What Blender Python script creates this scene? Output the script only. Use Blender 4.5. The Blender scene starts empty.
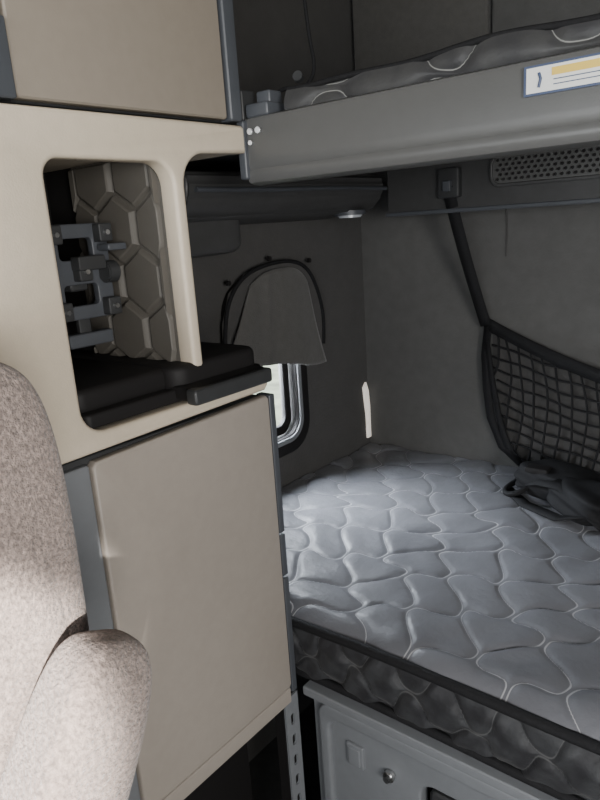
import bpy, bmesh, math, random
import numpy as np
from mathutils import Matrix, Vector
random.seed(3)
H = 1.45   # eye height above cab floor; all coordinates below are relative to the eye height

# ---------------------------------------------------------------- materials
def mat(name, col, rough=0.6, nscale=40, namt=0.0, bump=0.0, bscale=None, metal=0.0, spec=0.5, sheen=0.0, emis=None, big=0.0):
    m = bpy.data.materials.new(name); m.use_nodes = True
    nt = m.node_tree; b = nt.nodes['Principled BSDF']
    b.inputs['Base Color'].default_value = (*col, 1)
    b.inputs['Roughness'].default_value = rough
    b.inputs['Metallic'].default_value = metal
    b.inputs['Specular IOR Level'].default_value = spec
    if sheen:
        b.inputs['Sheen Weight'].default_value = sheen
        b.inputs['Sheen Roughness'].default_value = 0.5
    if emis:
        b.inputs['Emission Color'].default_value = (*emis[0], 1)
        b.inputs['Emission Strength'].default_value = emis[1]
    tc = nt.nodes.new('ShaderNodeTexCoord')
    if namt or big:
        n = nt.nodes.new('ShaderNodeTexNoise'); n.inputs['Scale'].default_value = nscale
        n.inputs['Detail'].default_value = 6
        nt.links.new(tc.outputs['Object'], n.inputs['Vector'])
        r = nt.nodes.new('ShaderNodeMapRange')
        r.inputs['From Min'].default_value = 0.3; r.inputs['From Max'].default_value = 0.7
        r.inputs['To Min'].default_value = 1 - namt; r.inputs['To Max'].default_value = 1 + namt
        nt.links.new(n.outputs['Fac'], r.inputs['Value'])
        n2 = nt.nodes.new('ShaderNodeTexNoise'); n2.inputs['Scale'].default_value = 4
        n2.inputs['Detail'].default_value = 3
        nt.links.new(tc.outputs['Object'], n2.inputs['Vector'])
        r2 = nt.nodes.new('ShaderNodeMapRange')
        r2.inputs['From Min'].default_value = 0.3; r2.inputs['From Max'].default_value = 0.7
        r2.inputs['To Min'].default_value = 1 - big; r2.inputs['To Max'].default_value = 1 + big
        nt.links.new(n2.outputs['Fac'], r2.inputs['Value'])
        mu = nt.nodes.new('ShaderNodeMath'); mu.operation = 'MULTIPLY'
        nt.links.new(r.outputs[0], mu.inputs[0]); nt.links.new(r2.outputs[0], mu.inputs[1])
        vm = nt.nodes.new('ShaderNodeVectorMath'); vm.operation = 'SCALE'
        vm.inputs[0].default_value = col
        nt.links.new(mu.outputs[0], vm.inputs['Scale'])
        nt.links.new(vm.outputs[0], b.inputs['Base Color'])
    if bump:
        nb = nt.nodes.new('ShaderNodeTexNoise'); nb.inputs['Scale'].default_value = bscale or 200
        nb.inputs['Detail'].default_value = 4
        nt.links.new(tc.outputs['Object'], nb.inputs['Vector'])
        bp = nt.nodes.new('ShaderNodeBump'); bp.inputs['Strength'].default_value = bump
        bp.inputs['Distance'].default_value = 0.004
        nt.links.new(nb.outputs['Fac'], bp.inputs['Height'])
        nt.links.new(bp.outputs[0], b.inputs['Normal'])
    return m

def quilt_mat(name, base, line, w, rough, sheen=0.0, darkcell=None, ramp=(0.38, 0.6), nsc=9, bmp=0.3, spec=0.4):
    m = bpy.data.materials.new(name); m.use_nodes = True
    nt = m.node_tree; b = nt.nodes['Principled BSDF']
    b.inputs['Roughness'].default_value = rough
    b.inputs['Sheen Weight'].default_value = sheen
    b.inputs['Specular IOR Level'].default_value = spec
    outs = []
    for a in ('ph1', 'ph2'):
        at = nt.nodes.new('ShaderNodeAttribute'); at.attribute_name = a
        ad = nt.nodes.new('ShaderNodeMath'); ad.operation = 'ADD'; ad.inputs[1].default_value = 0.5
        nt.links.new(at.outputs['Fac'], ad.inputs[0])
        fr = nt.nodes.new('ShaderNodeMath'); fr.operation = 'FRACT'
        nt.links.new(ad.outputs[0], fr.inputs[0])
        sb = nt.nodes.new('ShaderNodeMath'); sb.operation = 'SUBTRACT'; sb.inputs[1].default_value = 0.5
        nt.links.new(fr.outputs[0], sb.inputs[0])
        ab = nt.nodes.new('ShaderNodeMath'); ab.operation = 'ABSOLUTE'
        nt.links.new(sb.outputs[0], ab.inputs[0]); outs.append(ab)
    mn = nt.nodes.new('ShaderNodeMath'); mn.operation = 'MINIMUM'
    nt.links.new(outs[0].outputs[0], mn.inputs[0]); nt.links.new(outs[1].outputs[0], mn.inputs[1])
    mr = nt.nodes.new('ShaderNodeMapRange'); mr.inputs['From Min'].default_value = w * 0.6
    mr.inputs['From Max'].default_value = w * 1.3
    mr.inputs['To Min'].default_value = 1; mr.inputs['To Max'].default_value = 0
    nt.links.new(mn.outputs[0], mr.inputs['Value'])
    tc = nt.nodes.new('ShaderNodeTexCoord')
    n = nt.nodes.new('ShaderNodeTexNoise'); n.inputs['Scale'].default_value = nsc; n.inputs['Detail'].default_value = 5
    nt.links.new(tc.outputs['Object'], n.inputs['Vector'])
    cr = nt.nodes.new('ShaderNodeValToRGB')
    d = darkcell or tuple(c * 0.8 for c in base)
    cr.color_ramp.elements[0].color = (*d, 1); cr.color_ramp.elements[0].position = ramp[0]
    cr.color_ramp.elements[1].color = (*base, 1); cr.color_ramp.elements[1].position = ramp[1]
    nt.links.new(n.outputs['Fac'], cr.inputs['Fac'])
    mx = nt.nodes.new('ShaderNodeMixRGB'); mx.inputs['Color2'].default_value = (*line, 1)
    nt.links.new(mr.outputs[0], mx.inputs['Fac']); nt.links.new(cr.outputs[0], mx.inputs['Color1'])
    nt.links.new(mx.outputs[0], b.inputs['Base Color'])
    nb = nt.nodes.new('ShaderNodeTexNoise'); nb.inputs['Scale'].default_value = 60; nb.inputs['Detail'].default_value = 5
    nt.links.new(tc.outputs['Object'], nb.inputs['Vector'])
    bp = nt.nodes.new('ShaderNodeBump'); bp.inputs['Strength'].default_value = bmp; bp.inputs['Distance'].default_value = 0.006
    nt.links.new(nb.outputs['Fac'], bp.inputs['Height']); nt.links.new(bp.outputs[0], b.inputs['Normal'])
    return m

M = {}
M['beige'] = mat('beige_plastic', (0.58, 0.50, 0.39), 0.5, 60, 0.03, 0.08, 400)
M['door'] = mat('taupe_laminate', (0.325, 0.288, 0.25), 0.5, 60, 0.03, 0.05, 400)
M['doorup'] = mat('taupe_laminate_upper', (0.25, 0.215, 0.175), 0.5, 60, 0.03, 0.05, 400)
M['hexp'] = mat('dark_moulded', (0.092, 0.084, 0.072), 0.6, 60, 0.04, 0.1, 300)
M['bluegrey'] = mat('blue_grey_plastic', (0.062, 0.067, 0.076), 0.45, 50, 0.04, 0.05, 300)
M['greylt'] = mat('light_grey_plastic', (0.16, 0.168, 0.178), 0.55, 50, 0.04, 0.06, 300)
M['beam'] = mat('beam_grey_plastic', (0.085, 0.085, 0.083), 0.36, 50, 0.03, 0.05, 300)
M['black'] = mat('black_plastic', (0.010, 0.009, 0.009), 0.65, spec=0.3)
M['dark'] = mat('dark_grey_plastic', (0.030, 0.031, 0.032), 0.5, 40, 0.08, 0.06, 200)
M['shelf'] = mat('shelf_grey_plastic', (0.05, 0.05, 0.050), 0.45, 40, 0.08, 0.06, 200)
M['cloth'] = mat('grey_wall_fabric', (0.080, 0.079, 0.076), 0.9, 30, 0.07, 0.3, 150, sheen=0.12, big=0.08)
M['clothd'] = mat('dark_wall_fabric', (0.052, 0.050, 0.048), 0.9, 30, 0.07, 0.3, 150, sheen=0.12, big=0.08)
M['flap'] = mat('cover_fabric', (0.078, 0.075, 0.070), 0.85, 60, 0.08, 0.3, 250, sheen=0.2)
M['webbing'] = mat('black_webbing', (0.010, 0.010, 0.011), 0.8, 200, 0.2, 0.3, 500, spec=0.25)
M['steel'] = mat('steel', (0.6, 0.6, 0.6), 0.3, metal=1.0)
M['white'] = mat('label_white', (0.65, 0.65, 0.63), 0.4)
M['yellow'] = mat('label_yellow', (0.65, 0.45, 0.08), 0.4)
M['blue'] = mat('label_blue', (0.04, 0.06, 0.12), 0.4)
M['seat'] = mat('velour_fabric', (0.225, 0.176, 0.152), 0.95, 240, 0.42, 0.9, 300, sheen=0.25, big=0.12)
M['floor'] = mat('rubber_floor', (0.03, 0.03, 0.03), 0.7, 30, 0.2, 0.2, 80)
M['ceil'] = mat('headliner', (0.20, 0.19, 0.18), 0.9, 60, 0.05, 0.2, 200)
M['grass'] = mat('gravel_and_grass', (0.48, 0.52, 0.38), 0.9, 2, 0.4)
M['lens'] = mat('lamp_lens', (0.45, 0.47, 0.5), 0.15)
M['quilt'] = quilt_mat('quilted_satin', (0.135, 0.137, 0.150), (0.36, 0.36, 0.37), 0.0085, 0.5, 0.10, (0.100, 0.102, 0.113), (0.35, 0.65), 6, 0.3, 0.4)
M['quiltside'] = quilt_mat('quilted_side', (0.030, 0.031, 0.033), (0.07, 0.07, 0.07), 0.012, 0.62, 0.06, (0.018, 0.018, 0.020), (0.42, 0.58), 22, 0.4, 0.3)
g = bpy.data.materials.new('window_glass'); g.use_nodes = True
gn = g.node_tree; gn.nodes.clear()
o_ = gn.nodes.new('ShaderNodeOutputMaterial'); t_ = gn.nodes.new('ShaderNodeBsdfTransparent')
gl = gn.nodes.new('ShaderNodeBsdfGlossy'); gl.inputs['Roughness'].default_value = 0.02
mx_ = gn.nodes.new('ShaderNodeMixShader'); mx_.inputs[0].default_value = 0.06
gn.links.new(t_.outputs[0], mx_.inputs[1]); gn.links.new(gl.outputs[0], mx_.inputs[2]); gn.links.new(mx_.outputs[0], o_.inputs[0])
M['glass'] = g

# ---------------------------------------------------------------- helpers
def empty(name):
    e = bpy.data.objects.new(name, None); bpy.context.collection.objects.link(e); e.empty_display_size = 0.1
    return e

def finish(name, me, m, parent, smooth=False):
    o = bpy.data.objects.new(name, me); bpy.context.collection.objects.link(o)
    if m is not None:
        me.materials.append(M[m] if isinstance(m, str) else m)
    if smooth:
        for p in me.polygons: p.use_smooth = True
    if parent: o.parent = parent
    return o

def mesh_obj(name, verts, faces, m, parent=None, smooth=False):
    me = bpy.data.meshes.new(name)
    me.from_pydata([(v[0], v[1], v[2] + H) for v in verts], [], faces); me.update()
    return finish(name, me, m, parent, smooth)

def box(name, x0, x1, y0, y1, z0, z1, m, parent=None, bev=0.0, seg=3):
    bm = bmesh.new()
    vs = [bm.verts.new((x, y, z + H)) for x in (x0, x1) for y in (y0, y1) for z in (z0, z1)]
    for f in ((0,1,3,2),(4,6,7,5),(0,4,5,1),(2,3,7,6),(0,2,6,4),(1,5,7,3)):
        bm.faces.new([vs[i] for i in f])
    bmesh.ops.recalc_face_normals(bm, faces=bm.faces)
    if bev: bmesh.ops.bevel(bm, geom=bm.edges[:], offset=bev, segments=seg, affect='EDGES', profile=0.6)
    me = bpy.data.meshes.new(name); bm.to_mesh(me); bm.free()
    o = finish(name, me, m, parent, bool(bev))
    if bev: autosmooth(o)
    return o

def autosmooth(o, ang=35):
    me = o.data
    for p in me.polygons: p.use_smooth = True
    bm = bmesh.new(); bm.from_mesh(me)
    for e in bm.edges:
        if len(e.link_faces) == 2 and e.calc_face_angle(0) > math.radians(ang): e.smooth = False
    bm.to_mesh(me); bm.free()

def rrect(a0, a1, b0, b1, r, n=8):
    if not hasattr(r, '__len__'): r = [r] * 4
    pts = []
    for (cx, cy, st, rr) in ((a0, b0, 180, r[0]), (a1, b0, 270, r[1]), (a1, b1, 0, r[2]), (a0, b1, 90, r[3])):
        sx = 1 if cx == a0 else -1; sy = 1 if cy == b0 else -1
        ox, oy = cx + sx * rr, cy + sy * rr
        if rr < 1e-6: pts.append((cx, cy)); continue
        for i in range(n + 1):
            t = math.radians(st + 90 * i / n)
            pts.append((ox + rr * math.cos(t), oy + rr * math.sin(t)))
    return pts

def plate(name, loops, plane, c0, c1, m, parent=None, bev=0.0):
    cu = bpy.data.curves.new(name, 'CURVE'); cu.dimensions = '2D'; cu.fill_mode = 'BOTH'
    for lp in loops:
        s = cu.splines.new('POLY'); s.points.add(len(lp) - 1)
        for i, p in enumerate(lp): s.points[i].co = (p[0], p[1], 0, 1)
        s.use_cyclic_u = True
    cu.extrude = max(abs(c1 - c0) / 2 - bev, 1e-4)
    cu.bevel_depth = bev; cu.bevel_resolution = 2; cu.offset = -bev
    o = bpy.data.objects.new(name + '_c', cu); bpy.context.collection.objects.link(o)
    bpy.context.view_layer.update()
    me = bpy.data.meshes.new_from_object(o.evaluated_get(bpy.context.evaluated_depsgraph_get()))
    bpy.data.objects.remove(o); me.name = name
    c = (c0 + c1) / 2
    co = np.empty(len(me.vertices) * 3); me.vertices.foreach_get('co', co); co = co.reshape(-1, 3)
    n = np.empty_like(co)
    if plane == 'yz': n[:, 0] = co[:, 2] + c; n[:, 1] = co[:, 0]; n[:, 2] = co[:, 1] + H
    elif plane == 'xz': n[:, 0] = co[:, 0]; n[:, 1] = -co[:, 2] + c; n[:, 2] = co[:, 1] + H
    else: n[:, 0] = co[:, 0]; n[:, 1] = co[:, 1]; n[:, 2] = co[:, 2] + c + H
    me.vertices.foreach_set('co', n.ravel()); me.update()
    me.materials.clear()
    bm = bmesh.new(); bm.from_mesh(me); bmesh.ops.remove_doubles(bm, verts=bm.verts, dist=1e-5)
    bmesh.ops.recalc_face_normals(bm, faces=bm.faces); bm.to_mesh(me); bm.free()
    o = finish(name, me, m, parent); autosmooth(o, 40)
    return o

def tube(name, pts, r, m, parent=None, cyclic=False, res=3, smoothc=True):
    cu = bpy.data.curves.new(name, 'CURVE'); cu.dimensions = '3D'
    multi = pts if hasattr(pts[0][0], '__len__') else [pts]
    for pp in multi:
        s = cu.splines.new('NURBS' if (smoothc and len(pp) > 3) else 'POLY'); s.points.add(len(pp) - 1)
        for i, p in enumerate(pp): s.points[i].co = (p[0], p[1], p[2] + H, 1)
        if s.type == 'NURBS': s.order_u = 3; s.use_endpoint_u = True
        s.use_cyclic_u = cyclic
    cu.bevel_depth = r; cu.bevel_resolution = res; cu.use_fill_caps = True
    o = bpy.data.objects.new(name + '_c', cu); bpy.context.collection.objects.link(o)
    bpy.context.view_layer.update()
    me = bpy.data.meshes.new_from_object(o.evaluated_get(bpy.context.evaluated_depsgraph_get()))
    bpy.data.objects.remove(o); me.materials.clear()
    return finish(name, me, m, parent, True)

def ribbon(name, pts, wvec, m, parent=None, th=0.0015):
    w = Vector(wvec); v = []; f = []
    for p in pts:
        p = Vector(p); v += [p - w / 2, p + w / 2]
    for i in range(len(pts) - 1): f.append((2*i, 2*i+1, 2*i+3, 2*i+2))
    o = mesh_obj(name, v, f, m, parent, True)
    s = o.modifiers.new('s', 'SOLIDIFY'); s.thickness = th; s.offset = 0
    return o

def cyl(name, c, axis, r, h, m, parent=None, seg=28, bev=0.0, r2=None):
    bm = bmesh.new()
    bmesh.ops.create_cone(bm, cap_ends=True, segments=seg, radius1=r, radius2=r if r2 is None else r2, depth=h)
    if bev: bmesh.ops.bevel(bm, geom=[e for e in bm.edges if len(e.link_faces) == 2 and e.calc_face_angle(0) > 1], offset=bev, segments=2, affect='EDGES')
    R = Vector((0, 0, 1)).rotation_difference(Vector(axis)).to_matrix().to_4x4()
    bm.transform(Matrix.Translation((c[0], c[1], c[2] + H)) @ R)
    me = bpy.data.meshes.new(name); bm.to_mesh(me); bm.free()
    o = finish(name, me, m, parent); autosmooth(o, 40); return o

def cushion(name, c, hs, m, parent=None, e=0.35, rot=None, lump=0.0, nu=96, nv=64, seed=0, fn=None):
    f = lambda t, q: math.copysign(abs(t) ** q, t)
    v = []; fa = []
    R = rot or Matrix.Identity(3)
    for j in range(nv + 1):
        ph = -math.pi / 2 + math.pi * j / nv
        for i in range(nu):
            th = 2 * math.pi * i / nu
            x = f(math.cos(ph), e) * f(math.cos(th), e); y = f(math.cos(ph), e) * f(math.sin(th), e); z = f(math.sin(ph), e)
            k = 1 + lump * (math.sin(3.1 * x + 5 * z + seed) * math.cos(4.3 * y + 2 * z + seed))
            q = (x * hs[0] * k, y * hs[1] * k, z * hs[2] * k)
            if fn: q = fn(*q)
            p = R @ Vector(q)
            v.append((p.x + c[0], p.y + c[1], p.z + c[2]))
    for j in range(nv):
        for i in range(nu):
            a = j * nu + i; b = j * nu + (i + 1) % nu
            fa.append((a, b, b + nu, a + nu))
    o = mesh_obj(name, v, fa, m, parent, True)
    bm = bmesh.new(); bm.from_mesh(o.data); bmesh.ops.remove_doubles(bm, verts=bm.verts, dist=1e-5)
    bmesh.ops.recalc_face_normals(bm, faces=bm.faces); bm.to_mesh(o.data); bm.free()
    return o

def grid_mesh(name, P, ph1, ph2, m, parent=None):
    a, b, _ = P.shape
    co = P.reshape(-1, 3).copy(); co[:, 2] += H
    idx = np.arange(a * b).reshape(a, b)
    q = np.stack([idx[:-1, :-1], idx[1:, :-1], idx[1:, 1:], idx[:-1, 1:]], -1).reshape(-1, 4)
    me = bpy.data.meshes.new(name)
    me.vertices.add(len(co)); me.vertices.foreach_set('co', co.ravel())
    me.loops.add(q.size); me.loops.foreach_set('vertex_index', q.ravel())
    me.polygons.add(len(q)); me.polygons.foreach_set('loop_start', np.arange(0, q.size, 4))
    me.polygons.foreach_set('loop_total', np.full(len(q), 4))
    me.update(calc_edges=True)
    for nm, arr in (('ph1', ph1), ('ph2', ph2)):
        if arr is not None:
            at = me.attributes.new(nm, 'FLOAT', 'POINT'); at.data.foreach_set('value', arr.ravel().astype(np.float32))
    me.polygons.foreach_set('use_smooth', np.ones(len(q), bool))
    return finish(name, me, m, parent)

def phases(u, v, P, A, L, warp=1.0, h3=-0.10):
    uu = u + warp * (0.012 * np.sin(v * 19 + 1) + 0.005 * np.sin(v * 43 + u * 17))
    vv = v + warp * (0.010 * np.sin(u * 14) + 0.004 * np.sin(u * 37 + v * 21))
    k = 2 * np.pi / L
    w = A * (np.cos(k * uu) + h3 * np.cos(3 * k * uu))
    return (vv + w) / P, (vv - w) / P + 0.5

def quilt_h(p1, p2, P, depth, soft):
    d = np.minimum(np.abs(p1 - np.round(p1)), np.abs(p2 - np.round(p2))) * P
    return depth * (1 - np.exp(-d / soft))

# ---------------------------------------------------------------- room shell
XL, XR, YR, YF = -1.15, 1.15, 1.73, -1.15
ZC = 0.95
WY0, WY1, WZ0, WZ1 = 1.155, 1.362, -0.565, -0.17
win_hole = rrect(WY0, WY1, WZ0, WZ1, 0.05)
sidewin = rrect(-0.85, -0.05, -0.45, 0.25, 0.06)
outer = [(YF, -H), (YR, -H), (YR, ZC), (YF, ZC)]
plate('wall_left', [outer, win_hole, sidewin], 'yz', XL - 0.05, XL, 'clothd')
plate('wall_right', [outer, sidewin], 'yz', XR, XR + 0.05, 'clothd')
box('wall_rear', XL - 0.05, XR + 0.05, YR, YR + 0.05, -H, ZC, 'cloth')
box('floor', XL - 0.05, XR + 0.05, YF - 0.05, YR + 0.05, -H - 0.05, -H, 'floor')
box('ceiling', XL - 0.05, XR + 0.05, YF - 0.05, YR + 0.05, ZC, ZC + 0.04, 'ceil')
plate('wall_front', [[(XL, -H), (XR, -H), (XR, ZC), (XL, ZC)], rrect(-1.05, 1.05, -0.42, 0.35, 0.08)], 'xz', YF - 0.05, YF, 'dark')
box('ground', -14, 14, -14, 14, -H - 1.1, -H - 1.05, 'grass')
for i, (x, z0, z1) in enumerate(((-0.70, -0.12, 0.0), (-0.02, -0.7, 0.0), (0.55, -0.7, 0.0))):
    tube('trim_seam_%d' % i, [(x, YR, z0), (x + 0.004, YR - 0.001, (z0 + z1) / 2), (x, YR, z1)], 0.003, 'clothd')
pp = empty('wall_panel_upper')
for i, (x0, x1) in enumerate(((-1.13, -0.74), (-0.73, 0.1), (0.11, 1.1))):
    box('pad_%d' % i, x0, x1, YR - 0.035, YR - 0.001, 0.19, 0.9, 'flap' if i == 0 else 'cloth', pp, 0.012)

# ---------------------------------------------------------------- bunk window
w = empty('window_1')
plate('frame', [rrect(WY0 - 0.045, WY1 + 0.045, WZ0 - 0.045, WZ1 + 0.045, 0.085), rrect(WY0 + 0.005, WY1 - 0.005, WZ0 + 0.005, WZ1 - 0.005, 0.05)], 'yz', XL, XL + 0.018, 'black', w, 0.005)
plate('inner_rim', [rrect(WY0 - 0.012, WY1 + 0.012, WZ0 - 0.012, WZ1 + 0.012, 0.062), rrect(WY0 + 0.002, WY1 - 0.002, WZ0 + 0.002, WZ1 - 0.002, 0.05)], 'yz', XL + 0.012, XL + 0.022, 'greylt', w, 0.002)
plate('pane', [win_hole], 'yz', XL - 0.03, XL - 0.026, 'glass', w)
plate('sash', [rrect(WY0 + 0.004, WY1 - 0.004, WZ0 + 0.004, WZ1 - 0.004, 0.046), rrect(WY0 + 0.03, WY1 - 0.028, WZ0 + 0.03, WZ1 - 0.03, 0.03)], 'yz', XL - 0.024, XL - 0.010, 'black', w, 0.003)

wc = empty('window_cover')
n = 40; mrow = 26; P = np.zeros((n + 1, mrow + 1, 3))
for i in range(n + 1):
    s = i / n
    for j in range(mrow + 1):
        t = j / mrow
        yc = 1.290 - 0.034 * t; halfw = 0.105 + 0.050 * t ** 0.6 + 0.042 * t ** 2.0
        y = yc + (s * 2 - 1) * halfw
        ztop = -0.106 - 0.035 * (abs(s * 2 - 1)) ** 3
        zbot = -0.300 - 0.115 * s + 0.04 * s * s - 0.005 * math.sin(s * 9)
        z = ztop * (1 - t) + zbot * t
        x = XL + 0.036 + 0.018 * t + 0.006 * t * math.sin(s * 10 + 1) + 0.008 * math.sin(s * math.pi) + 0.004 * math.exp(-((s - 0.28 - 0.1 * t) / 0.04) ** 2)
        P[i, j] = (x, y, z)
fl = grid_mesh('flap', P, None, None, 'flap', wc)
sm = fl.modifiers.new('s', 'SOLIDIFY'); sm.thickness = 0.004
pipe = [(1.085, -0.29), (1.090, -0.22), (1.12, -0.150), (1.18, -0.108), (1.26, -0.092), (1.35, -0.090), (1.42, -0.115), (1.462, -0.19), (1.478, -0.27), (1.468, -0.33)]
tube('piping', [(XL + 0.032, a, b) for a, b in pipe], 0.005, 'webbing', wc)
plate('backing', [[(a, b) for a, b in pipe]], 'yz', XL + 0.0235, XL + 0.030, 'clothd', wc)
for a, b in ((1.12, -0.125), (1.43, -0.098), (1.27, -0.080)):
    cyl('snap', (XL + 0.028, a, b), (1, 0, 0), 0.006, 0.008, 'black', wc)
plate('corner_light_streak', [[(1.697, -0.515), (1.712, -0.500), (1.724, -0.53), (1.7285, -0.58), (1.7285, -0.685), (1.710, -0.685), (1.709, -0.61), (1.702, -0.56)]], 'yz', XL + 0.0005, XL + 0.008,  # streak of sunlight in the corner, painted as a pale, faintly glowing strip
      mat('glowing_light_streak', (0.9, 0.84, 0.75), 0.6, 120, 0.25, emis=((1.0, 0.93, 0.84), 0.45)), None, 0.001)

# ---------------------------------------------------------------- lower bunk
bm_ = empty('bunk_mattress')
YB0, YB1, ZT, ZB = 0.83, 1.725, -0.70, -0.838
xs = np.arange(-1.145, 1.146, 0.004); ys = np.arange(YB0, YB1, 0.004)
X, Y = np.meshgrid(xs, ys, indexing='ij')
Pq, Lq = 0.160, 0.150
p1, p2 = phases(Y + X * 0.22, X - Y * 0.20, Pq, Pq * 0.25, Lq, 1.5, -0.10)
Z = ZT - 0.007 + quilt_h(p1, p2, Pq, 0.0068, 0.014)
Z += 0.006 * np.sin(X * 5 + 1) * np.sin(Y * 7) + 0.0020 * np.sin(X * 23 + Y * 15) + 0.0016 * np.sin(Y * 41 - X * 13) + 0.0011 * np.sin(X * 61 + 3 * np.sin(Y * 17))
edge = np.minimum(Y - YB0, 0.05) / 0.05
Z -= 0.022 * (1 - edge) ** 2.2
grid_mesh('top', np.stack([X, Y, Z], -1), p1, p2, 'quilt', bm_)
zs = np.linspace(ZT - 0.028, ZB, 60)
X2, Z2 = np.meshgrid(xs, zs, indexing='ij')
q1, q2 = phases(X2, Z2, 0.10, 0.026, 0.11)
tt = (Z2 - ZB) / (ZT - 0.028 - ZB)
bul = 0.012 * np.sin(np.clip(tt, 0, 1) * np.pi)
Y2 = YB0 - bul - quilt_h(q1, q2, 0.10, 0.010, 0.012) + 0.006 + 0.0025 * np.sin(X2 * 60 + Z2 * 50) * np.sin(Z2 * 90) + 0.002 * np.sin(X2 * 110 - Z2 * 90)
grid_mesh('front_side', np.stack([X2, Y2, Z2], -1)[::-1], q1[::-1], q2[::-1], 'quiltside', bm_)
box('core', -1.14, 1.14, YB0 + 0.014, YB1 - 0.002, ZB, ZT - 0.05, 'dark', bm_, 0.01)
px = np.linspace(-1.14, 1.14, 60)
tube('piping_top', [(x, YB0 - 0.003, ZT - 0.025 + 0.003 * math.sin(x * 9)) for x in px], 0.009, 'webbing', bm_)
tube('piping_bottom', [(x, YB0 - 0.003, ZB + 0.006 + 0.003 * math.sin(x * 8)) for x in px], 0.008, 'webbing', bm_)

bb = empty('bunk_base')
box('top_flange', -0.72, 1.14, 0.815, 1.72, -0.872, -0.852, 'greylt', bb, 0.006)
plate('front_panel', [[(-0.72, -1.44), (1.14, -1.44), (1.14, -0.865), (-0.72, -0.865)], rrect(-0.485, 0.30, -1.35, -0.968, 0.03)], 'xz', 0.845, 0.875, 'greylt', bb, 0.005)
plate('raised_frame', [rrect(-0.70, 1.10, -1.42, -0.885, 0.03), rrect(-0.675, 1.075, -1.40, -0.915, 0.03)], 'xz', 0.832, 0.852, 'greylt', bb, 0.006)
box('storage_lid', -0.47, 0.285, 0.85, 0.865, -1.335, -0.98, 'dark', bb, 0.012)
cyl('latch_ring', (-0.545, 0.838, -0.983), (0, 1, 0), 0.011, 0.012, 'steel', bb, bev=0.002)
cyl('latch_core', (-0.545, 0.832, -0.983), (0, 1, 0), 0.006, 0.012, 'dark', bb)
box('switch_plate', -0.640, -0.602, 0.838, 0.85, -1.005, -0.955, 'greylt', bb, 0.004)
box('switch_recess', -0.634, -0.608, 0.835, 0.842, -0.999, -0.961, 'greylt', bb, 0.003)

# ---------------------------------------------------------------- upper bunk
ub = empty('upper_bunk')
prof = [(0.86, 0.150), (0.83, 0.160), (0.808, 0.160), (0.801, 0.157), (0.799, 0.151), (0.797, 0.100), (0.797, 0.088), (0.799, 0.084), (0.797, 0.080), (0.797, 0.072), (0.801, 0.065), (0.810, 0.062), (0.826, 0.061), (0.86, 0.066), (0.875, 0.075), (0.88, 0.10)]
xsb = [-0.735, 1.14]; v = []; f = []
N = len(prof)
for x in xsb:
    for p in prof: v.append((x, p[0], p[1]))
for i in range(N): f.append((i, (i + 1) % N, N + (i + 1) % N, N + i))
f.append(tuple(range(N))[::-1]); f.append(tuple(range(N, 2 * N)))
b_ = mesh_obj('front_beam', v, f, 'beam', ub)
bmx = bmesh.new(); bmx.from_mesh(b_.data); bmesh.ops.recalc_face_normals(bmx, faces=bmx.faces); bmx.to_mesh(b_.data); bmx.free(); autosmooth(b_, 38)
box('deck', -1.12, 1.14, 0.86, 1.69, 0.125, 0.145, 'dark', ub, 0.004)
box('end_plate', -0.745, -0.73, 0.79, 0.90, 0.07, 0.155, 'bluegrey', ub, 0.004)
cyl('bolt', (-0.722, 0.796, 0.138), (0.3, -1, 0), 0.0045, 0.006, 'steel', ub, bev=0.001)
cyl('bolt', (-0.705, 0.795, 0.138), (0.3, -1, 0), 0.0045, 0.006, 'steel', ub, bev=0.001)
cyl('bolt', (-0.722, 0.795, 0.122), (0.3, -1, 0), 0.0035, 0.006, 'steel', ub, bev=0.001)
zs = np.linspace(0.15, 0.192, 26); xs2 = np.arange(-0.67, 1.10, 0.005)
X2, Z2 = np.meshgrid(xs2, zs, indexing='ij')
q1, q2 = phases(X2, Z2 * 0.8, 0.11, 0.026, 0.17)
Y2 = 0.835 - 0.008 * np.sin((Z2 - 0.15) / 0.042 * np.pi) - quilt_h(q1, q2, 0.11, 0.010, 0.012)
Z3 = Z2 + 0.003 * np.sin(X2 * 14) + 0.002 * np.sin(X2 * 31)
M['quiltup'] = quilt_mat('quilted_upper', (0.040, 0.040, 0.040), (0.20, 0.20, 0.19), 0.006, 0.55, 0.12, (0.028, 0.028, 0.03), (0.42, 0.58), 20, 0.3)
grid_mesh('mattress_side', np.stack([X2, Y2, Z3], -1)[::-1], q1[::-1], q2[::-1], 'quiltup', ub)
box('mattress_core', -0.67, 1.10, 0.838, 1.66, 0.147, 0.188, 'dark', ub, 0.015)
tube('mattress_piping', [(x, 0.83, 0.193 + 0.003 * math.sin(x * 14) + 0.002 * math.sin(x * 31)) for x in np.linspace(-0.67, 1.1, 60)], 0.004, 'webbing', ub)
box('pivot_bracket', -0.735, -0.690, 0.802, 0.845, 0.158, 0.178, 'bluegrey', ub, 0.005)
box('pivot_lug', -0.722, -0.695, 0.815, 0.845, 0.175, 0.195, 'bluegrey', ub, 0.004)
box('pivot_tab', -0.755, -0.737, 0.80, 0.83, 0.155, 0.20, 'dark', ub, 0.004)
tube('restraint_cord', [(-0.735, 0.86, 0.19), (-0.72, 0.88, 0.21), (-0.70, 0.90, 0.20), (-0.69, 0.93, 0.23), (-0.72, 0.95, 0.30), (-0.73, 0.95, 0.45)], 0.003, 'webbing', ub)
cyl('cord_toggle', (-0.705, 0.90, 0.222), (0.4, -1, 0.3), 0.008, 0.012, 'dark', ub, bev=0.001)
lb = empty('warning_label')
box('label_sheet', -0.300, -0.165, 0.7935, 0.7948, 0.122, 0.148, 'white', lb)
box('label_border', -0.303, -0.162, 0.7942, 0.7975, 0.1195, 0.1505, 'blue', lb)
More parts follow.
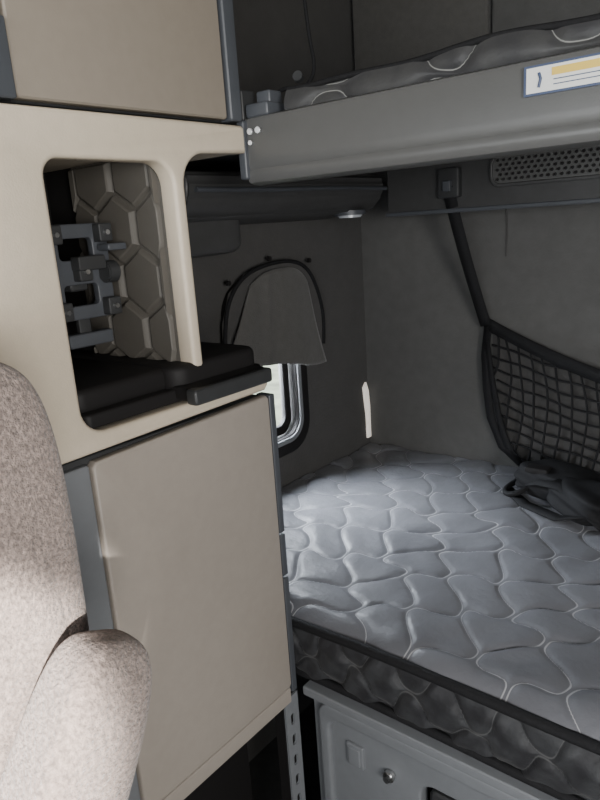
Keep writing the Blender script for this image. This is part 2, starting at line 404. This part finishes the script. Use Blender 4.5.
box('label_header', -0.272, -0.168, 0.7928, 0.7936, 0.137, 0.145, 'yellow', lb)
box('label_line_1', -0.270, -0.172, 0.7929, 0.7936, 0.1325, 0.1335, 'blue', lb)
box('label_line_2', -0.270, -0.180, 0.7929, 0.7936, 0.1275, 0.1285, 'blue', lb)
tube('label_pictogram', [(-0.286, 0.793, 0.142), (-0.284, 0.793, 0.136), (-0.286, 0.793, 0.127)], 0.0016, 'blue', lb)

# overhead duct / vent panel
vp = empty('air_vent_panel')
v0, v1 = -0.66, -0.33
slots = []
for r in range(5):
    for c in range(22):
        xx = v0 + 0.01 + c * 0.0146 + (0.0073 if r % 2 else 0); zz = 0.067 + r * 0.0105
        slots.append([(xx + 0.0050 * math.cos(a), zz + 0.0040 * math.sin(a)) for a in np.linspace(0, 2 * math.pi, 9)[:-1]])
box('panel_body', -0.95, 1.13, 1.556, 1.72, 0.0, 0.122, 'shelf', vp, 0.006)
plate('vent_grille', [rrect(v0, v1, 0.058, 0.118, 0.02)] + slots, 'xz', 1.549, 1.555, 'beam', vp)
box('vent_cavity', v0 + 0.004, v1 - 0.004, 1.5545, 1.5565, 0.060, 0.116, 'black', vp)
plate('vent_rim', [rrect(v0 - 0.008, v1 + 0.008, 0.050, 0.122, 0.026), rrect(v0, v1, 0.058, 0.118, 0.02)], 'xz', 1.545, 1.556, 'shelf', vp, 0.002)
box('lower_lip', -0.95, 1.13, 1.545, 1.56, 0.0, 0.010, 'bluegrey', vp, 0.003)
box('strap_anchor', -0.795, -0.74, 1.535, 1.558, 0.035, 0.105, 'dark', vp, 0.006)
box('strap_anchor_clip', -0.778, -0.757, 1.525, 1.54, 0.05, 0.075, 'bluegrey', vp, 0.004)

sh = empty('overhead_shelf')
prf = [(-1.149, 0.105), (-0.955, 0.105), (-0.945, 0.09), (-0.95, 0.055), (-0.985, 0.02), (-1.149, 0.005)]
v = []; f = []
N = len(prf)
for y in (0.86, 1.54):
    for p in prf: v.append((p[0], y, p[1]))
for i in range(N): f.append((i, (i + 1) % N, N + (i + 1) % N, N + i))
f.append(tuple(range(N))[::-1]); f.append(tuple(range(N, 2 * N)))
s_ = mesh_obj('shelf_body', v, f, 'shelf', sh)
bmx = bmesh.new(); bmx.from_mesh(s_.data); bmesh.ops.recalc_face_normals(bmx, faces=bmx.faces)
bmesh.ops.bevel(bmx, geom=bmx.edges[:], offset=0.008, segments=3, affect='EDGES'); bmx.to_mesh(s_.data); bmx.free(); autosmooth(s_, 40)
cushion('speaker_pod', (-1.09, 0.97, -0.005), (0.058, 0.13, 0.05), 'shelf', sh, 0.35)
tube('shelf_edge', [(-0.943, 0.88, 0.072), (-0.940, 1.1, 0.070), (-0.940, 1.3, 0.074), (-0.943, 1.54, 0.072)], 0.005, 'bluegrey', sh)
cyl('lamp_bezel', (-1.01, 1.47, 0.017), (0, 0, 1), 0.042, 0.012, 'bluegrey', sh, bev=0.003)
cyl('lamp_lens', (-1.01, 1.47, 0.010), (0, 0, 1), 0.032, 0.010, 'lens', sh, bev=0.003)

# ---------------------------------------------------------------- side cabinet
cb = empty('side_cabinet')
XF = -0.73
face = [(0.31, -0.272), (0.790, -0.264), (0.798, -0.256), (0.80, -0.240), (0.792, -0.234), (0.66, -0.234)]
face += [(0.66, -0.20), (0.66, 0.03)]
for i in range(9):
    a = math.radians(180 - 90 * i / 8); face.append((0.705 + 0.045 * math.cos(a), 0.06 + 0.045 * math.sin(a)))
face += [(0.79, 0.108), (0.79, 0.143), (0.785, 0.147), (0.31, 0.147)]
hole = rrect(0.447, 0.640, -0.244, 0.092, [0.035, 0.01, 0.03, 0.022], 8)
plate('mid_face', [face, hole], 'yz', XF - 0.03, XF + 0.003, 'beige', cb, 0.006)
box('mid_top', -1.14, XF - 0.02, 0.31, 0.785, 0.108, 0.145, 'beige', cb, 0.003)
box('mid_bottom', -1.14, XF - 0.02, 0.31, 0.79, -0.262, -0.240, 'dark', cb, 0.003)
box('mid_left_side', -1.14, XF - 0.02, 0.31, 0.440, -0.240, 0.110, 'dark', cb, 0.003)
box('cubby_back', -1.10, -1.05, 0.44, 0.67, -0.240, 0.11, 'black', cb)
box('partition', -0.968, XF - 0.025, 0.640, 0.662, -0.240, 0.11, 'hexp', cb, 0.004)
box('partition_rear', -1.05, -0.968, 0.645, 0.662, -0.240, 0.11, 'black', cb)
hx0, hx1, hz0, hz1 = -0.965, XF - 0.032, -0.215, 0.105
R_ = 0.052; bmh = bmesh.new(); row = 0; z = hz0 - 0.01
while z < hz1 + 0.06:
    x = hx0 - 0.03 + (0 if row % 2 == 0 else R_ * 0.866)
    while x < hx1 + 0.06:
        pts = []
        for k in range(6):
            a = math.radians(60 * k + 30)
            pts.append((min(max(x + R_ * 0.95 * math.cos(a), hx0), hx1), min(max(z + R_ * 0.95 * math.sin(a), hz0), hz1)))
        uniq = []
        for p in pts:
            if not uniq or (abs(p[0] - uniq[-1][0]) + abs(p[1] - uniq[-1][1])) > 1e-4: uniq.append(p)
        if len(uniq) > 2 and abs(uniq[0][0] - uniq[-1][0]) + abs(uniq[0][1] - uniq[-1][1]) < 1e-4: uniq.pop()
        area_ = abs(sum(uniq[i][0] * uniq[(i + 1) % len(uniq)][1] - uniq[(i + 1) % len(uniq)][0] * uniq[i][1] for i in range(len(uniq)))) / 2 if len(uniq) > 2 else 0
        if area_ > 3e-4:
            cx_ = sum(p[0] for p in uniq) / len(uniq); cz_ = sum(p[1] for p in uniq) / len(uniq)
            dp = 0.006 if (row + int(x * 100)) % 2 else 0.009
            lo = [bmh.verts.new((p[0], 0.641, p[1] + H)) for p in uniq]
            mi = [bmh.verts.new((p[0] + (cx_ - p[0]) * 0.08, 0.641 - dp, p[1] + (cz_ - p[1]) * 0.08 + H)) for p in uniq]
            hi = [bmh.verts.new((p[0] + (cx_ - p[0]) * 0.14, 0.639 - dp, p[1] + (cz_ - p[1]) * 0.14 + H)) for p in uniq]
            nn = len(uniq)
            for i in range(nn):
                bmh.faces.new((lo[i], lo[(i + 1) % nn], mi[(i + 1) % nn], mi[i]))
                bmh.faces.new((mi[i], mi[(i + 1) % nn], hi[(i + 1) % nn], hi[i]))
            bmh.faces.new(hi)
        x += R_ * 1.732
    z += R_ * 1.5; row += 1
bmesh.ops.recalc_face_normals(bmh, faces=bmh.faces)
meh = bpy.data.meshes.new('honeycomb_relief'); bmh.to_mesh(meh); bmh.free(); finish('honeycomb_relief', meh, 'hexp', cb)
plate('work_surface', [rrect(-1.04, XF - 0.004, 0.455, 0.795, 0.01)], 'xy', -0.240, -0.220, 'black', cb, 0.004)
plate('liner_step', [rrect(-1.04, XF + 0.004, 0.600, 0.785, 0.03)], 'xy', -0.224, -0.187, 'black', cb, 0.010)
plate('liner_step_inner', [rrect(-1.04, XF - 0.02, 0.450, 0.65, 0.02)], 'xy', -0.224, -0.190, 'black', cb, 0.010)
plate('pullout_tray', [rrect(-0.90, -0.690, 0.605, 0.765, 0.02)], 'xy', -0.236, -0.215, 'black', cb, 0.004)
box('tray_handle', -0.705, -0.683, 0.598, 0.762, -0.238, -0.215, 'dark', cb, 0.006)
box('upper_carcass', -1.14, XF - 0.02, 0.20, 0.78, 0.152, 0.93, 'dark', cb, 0.004)
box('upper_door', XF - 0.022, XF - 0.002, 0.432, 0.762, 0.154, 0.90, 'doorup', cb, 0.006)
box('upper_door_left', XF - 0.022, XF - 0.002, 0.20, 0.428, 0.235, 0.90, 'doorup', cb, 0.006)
box('upper_latch_strip', XF - 0.020, XF + 0.002, 0.25, 0.430, 0.152, 0.235, 'bluegrey', cb, 0.004)
box('upper_end_trim', XF - 0.03, XF + 0.002, 0.765, 0.79, 0.152, 0.93, 'bluegrey', cb, 0.005)
box('lower_carcass', -1.14, XF - 0.012, 0.33, 0.795, -0.875, -0.275, 'dark', cb, 0.003)
plate('lower_door', [[(0.456, -0.842), (0.789, -0.842), (0.795, -0.836), (0.795, -0.279), (0.789, -0.273), (0.456, -0.281), (0.450, -0.287), (0.450, -0.836)]], 'yz', XF - 0.014, XF + 0.004, 'door', cb, 0.004)
box('lower_plinth', XF - 0.03, XF + 0.001, 0.452, 0.795, -0.878, -0.846, 'door', cb, 0.004)
box('lower_side_strip', XF - 0.02, XF - 0.001, 0.31, 0.448, -0.875, -0.283, 'greylt', cb, 0.004)
box('recess_base', -1.14, -0.86, 0.33, 0.79, -1.449, -0.875, 'black', cb, 0.003)
box('rail_upper', XF - 0.03, XF + 0.001, 0.799, 0.813, -0.53, -0.275, 'bluegrey', cb, 0.003)
box('rail_mid', XF - 0.03, XF + 0.001, 0.799, 0.813, -0.615, -0.534, 'bluegrey', cb, 0.003)
box('rail_lower', XF - 0.03, XF + 0.001, 0.799, 0.813, -0.86, -0.619, 'bluegrey', cb, 0.003)
rl = [[(0.775, -1.445), (0.812, -1.445), (0.812, -0.865), (0.775, -0.865)]]
for k in range(11):
    zz = -0.90 - k * 0.047
    rl.append(rrect(0.788, 0.799, zz - 0.028, zz - 0.004, 0.004, 3))
plate('slotted_post', rl, 'yz', XF - 0.004, XF + 0.0005, 'greylt', cb)
box('post_back', XF - 0.03, XF - 0.006, 0.776, 0.811, -1.445, -0.865, 'black', cb)

# TV mount in the cubby
tv = empty('tv_wall_mount')
dx = 0.065
box('wall_plate', -1.05, -1.035, 0.50, 0.62, -0.12, 0.03, 'dark', tv, 0.004)
box('arm', -1.04, -0.93 + dx, 0.545, 0.575, -0.075, -0.045, 'dark', tv, 0.006)
plate('head_plate', [rrect(0.505, 0.612, -0.115, 0.02, 0.008), rrect(0.53, 0.585, -0.03, 0.0, 0.006), rrect(0.53, 0.585, -0.095, -0.065, 0.006)], 'yz', -0.935 + dx, -0.922 + dx, 'bluegrey', tv, 0.002)
for (a, b) in ((0.518, 0.006), (0.600, 0.006), (0.518, -0.10), (0.600, -0.10), (0.558, -0.047)):
    box('lug', -0.925 + dx, -0.905 + dx, a - 0.011, a + 0.011, b - 0.013, b + 0.013, 'dark', tv, 0.003)
    cyl('screw', (-0.903 + dx, a, b), (1, 0, 0), 0.0035, 0.005, 'steel', tv)
box('crossbar_1', -0.922 + dx, -0.900 + dx, 0.545, 0.59, -0.045, -0.025, 'dark', tv, 0.003)
cyl('tilt_knob', (-0.91 + dx, 0.60, -0.05), (0, 1, 0), 0.016, 0.02, 'dark', tv, bev=0.002)
box('hook', -0.918 + dx, -0.890 + dx, 0.59, 0.622, -0.02, -0.010, 'bluegrey', tv, 0.003)
box('lower_bracket', -0.94 + dx, -0.92 + dx, 0.525, 0.60, -0.155, -0.135, 'bluegrey', tv, 0.004)
box('lower_stem', -0.94 + dx, -0.93 + dx, 0.55, 0.57, -0.145, -0.10, 'dark', tv, 0.003)

# ---------------------------------------------------------------- cargo net
nt = empty('cargo_net')
xc, hw = -0.10, 0.640
def ztop(x): return -0.46 + 0.165 * (abs(x - xc) / hw) ** 1.7
def zbot(x):
    s = abs(x - xc) / hw
    return -0.682 + 0.362 * max(0, (s - 0.78) / 0.22) ** 3.2
def ynet(x, z):
    s = 1 - (abs(x - xc) / hw) ** 2
    t = (z - zbot(x)) / max(0.01, (ztop(x) - zbot(x)))
    return 1.722 - 0.012 - 0.06 * max(0, s) * (0.3 + 0.7 * max(0, min(1, t))) ** 1.0
cords = []
sp = 0.034
for k in range(int(2 * hw / sp)):
    x0 = xc - hw + (k + 0.5) * sp; pts = []
    za, zb = ztop(x0), zbot(x0)
    if za - zb < 0.02: continue
    for t in np.linspace(0, 1, 8):
        x = x0 + 0.020 * math.sin(t * 3) + 0.003 * math.sin(k * 2.1 + t * 9); z = zb + (za - zb) * t
        pts.append((x, ynet(x, z), z))
    cords.append(pts)
for k in range(1, 12):
    z0 = -0.69 + k * 0.032; run = []
    for x in np.linspace(xc - hw, xc + hw, 90):
        z = z0 - 0.035 + 0.09 * (abs(x - xc) / hw) ** 2 + 0.003 * math.sin(x * 40 + k)
        if zbot(x) < z < ztop(x): run.append((x, ynet(x, z), z))
        else:
            if len(run) > 3: cords.append(run)
            run = []
    if len(run) > 3: cords.append(run)
tube('mesh_cords', cords, 0.0030, 'webbing', nt, res=1)
X_ = np.linspace(xc - hw, xc + hw, 70)
ribbon('top_band', [(x, ynet(x, ztop(x)) - 0.004, ztop(x)) for x in X_], (0, 0, 0.034), 'webbing', nt, 0.004)
ribbon('bottom_band', [(x, 1.70, zbot(x)) for x in X_], (0.012, 0, 0.018), 'webbing', nt, 0.004)
for sgn, nm in ((-1, 'strap_a'), (1, 'strap_b')):
    xa = xc + sgn * 0.668; xb = xc + sgn * hw
    pts = []
    for t in np.linspace(0, 1, 16):
        pts.append((xa + (xb - xa) * t + sgn * 0.004 * math.sin(t * math.pi), 1.535 + 0.165 * t, 0.06 - 0.36 * t))
    ribbon(nm, pts, (0.03, 0.0, 0.006), 'webbing', nt, 0.003)
xe = xc - hw
ribbon('tail_strap', [(xe + 0.004, 1.705, -0.30), (xe - 0.002, 1.70, -0.38), (xe + 0.004, 1.70, -0.48), (xe + 0.015, 1.702, -0.56), (xe + 0.05, 1.70, -0.64), (xe + 0.11, 1.69, -0.680)], (0.022, 0, 0.004), 'webbing', nt, 0.003)
Pn = np.zeros((60, 10, 3))
for i, x in enumerate(np.linspace(xc - hw + 0.01, xc + hw - 0.01, 60)):
    for j, t in enumerate(np.linspace(0, 1, 10)):
        Pn[i, j] = (x, 1.724, zbot(x) + (ztop(x) - zbot(x)) * t)
grid_mesh('pocket_back', Pn, None, None, 'clothd', nt)

# ---------------------------------------------------------------- harness on the bed
hb = empty('safety_harness')
cushion('pouch', (-0.49, 1.555, -0.650), (0.095, 0.065, 0.040), 'webbing', hb, 0.6, Matrix.Rotation(math.radians(-15), 3, 'Z'), 0.08)
cushion('pouch_flap', (-0.40, 1.48, -0.651), (0.085, 0.06, 0.036), 'webbing', hb, 0.55, Matrix.Rotation(math.radians(-35), 3, 'Z'), 0.1, seed=2)
ribbon('strap_1', [(-0.61, 1.60, -0.678), (-0.58, 1.54, -0.665), (-0.52, 1.50, -0.635), (-0.46, 1.47, -0.622), (-0.40, 1.43, -0.65), (-0.33, 1.40, -0.678)], (0.0, 0.035, 0.01), 'webbing', hb, 0.004)
ribbon('strap_2', [(-0.60, 1.52, -0.682), (-0.53, 1.45, -0.680), (-0.44, 1.41, -0.678), (-0.34, 1.42, -0.65), (-0.26, 1.48, -0.67), (-0.15, 1.52, -0.678)], (0.01, 0.03, 0.0), 'webbing', hb, 0.004)
tube('loop', [(-0.60, 1.57, -0.678), (-0.61, 1.51, -0.678), (-0.58, 1.47, -0.676), (-0.54, 1.50, -0.66), (-0.56, 1.56, -0.655)], 0.007, 'webbing', hb)
box('buckle', -0.555, -0.50, 1.505, 1.54, -0.622, -0.608, 'black', hb, 0.004)

# ---------------------------------------------------------------- seat
st = empty('truck_seat')
cushion('backrest', (-0.775, 0.190, -0.49), (0.275, 0.105, 0.43), 'seat', st, 0.34, None, 0.012)
cushion('side_bolster', (-0.558, 0.197, -0.545), (0.056, 0.090, 0.455), 'seat', st, 0.36, Matrix.Rotation(math.radians(-2), 3, 'X'), 0.012)
cushion('seat_cushion', (-0.80, -0.12, -0.93), (0.27, 0.29, 0.085), 'seat', st, 0.4, None, 0.01)
cushion('armrest', (-0.445, 0.175, -0.485), (0.038, 0.047, 0.188), 'seat', st, 0.50, Matrix.Rotation(math.radians(-30), 3, 'X'), 0.01)
cyl('armrest_pivot', (-0.49, 0.20, -0.47), (1, 0, 0), 0.022, 0.05, 'dark', st)
cushion('seat_base', (-0.80, -0.08, -1.08), (0.22, 0.24, 0.10), 'dark', st, 0.25)
cyl('pedestal', (-0.80, -0.08, -1.30), (0, 0, 1), 0.14, 0.298, 'black', st, r2=0.10)

# ---------------------------------------------------------------- lights
def area(name, loc, target, sx, sy, e, col):
    l = bpy.data.lights.new(name, 'AREA'); l.shape = 'RECTANGLE'; l.size = sx; l.size_y = sy; l.energy = e; l.color = col
    o = bpy.data.objects.new(name, l); bpy.context.collection.objects.link(o)
    o.location = (loc[0], loc[1], loc[2] + H)
    o.rotation_euler = (Vector(target) - Vector(loc)).to_track_quat('-Z', 'Y').to_euler()
    return o
area('windshield_daylight', (0.1, YF - 0.10, 0.0), (-0.1, 1.2, -0.35), 2.0, 0.75, 32, (0.97, 0.98, 1.0))
area('side_window_daylight', (XR + 0.10, -0.45, -0.05), (-0.7, 0.35, -0.05), 0.75, 0.65, 44, (1.0, 0.97, 0.93))
area('bunk_window_daylight', (XL - 0.15, 1.25, -0.33), (-0.6, 1.10, -0.75), 0.20, 0.40, 32, (0.84, 0.91, 1.0))
def spot(name, loc, tgt, e, deg, blend):
    s_ = bpy.data.lights.new(name, 'SPOT'); s_.energy = e; s_.spot_size = math.radians(deg); s_.spot_blend = blend
    s_.color = (1.0, 0.95, 0.89); s_.shadow_soft_size = 0.02
    so = bpy.data.objects.new(name, s_); bpy.context.collection.objects.link(so)
    so.location = (loc[0], loc[1], loc[2] + H)
    so.rotation_euler = (Vector(tgt) - Vector(loc)).to_track_quat('-Z', 'Y').to_euler()
spot('sun_shaft', (1.0, -0.80, 0.2), (-0.50, 0.110, -0.38), 1300, 10.5, 0.35)

wd = bpy.data.worlds.new('World'); bpy.context.scene.world = wd; wd.use_nodes = True
bg = wd.node_tree.nodes['Background']; bg.inputs[0].default_value = (0.90, 0.95, 1.0, 1); bg.inputs[1].default_value = 3.5

# ---------------------------------------------------------------- camera
cam = bpy.data.cameras.new('camera'); cam.sensor_fit = 'VERTICAL'; cam.sensor_height = 36; cam.lens = 665 / 800 * 36
cam.clip_start = 0.02
co = bpy.data.objects.new('camera', cam); bpy.context.collection.objects.link(co)
zc = Vector((0.617, -0.744, 0.2565)).normalized()
xc_ = Vector((0.779, 0.623, -0.0656)); xc_ = (xc_ - xc_.dot(zc) * zc).normalized(); yc_ = zc.cross(xc_)
mw = Matrix((xc_, yc_, zc)).transposed().to_4x4(); mw.translation = (0, 0, H)
co.matrix_world = mw
bpy.context.scene.camera = co
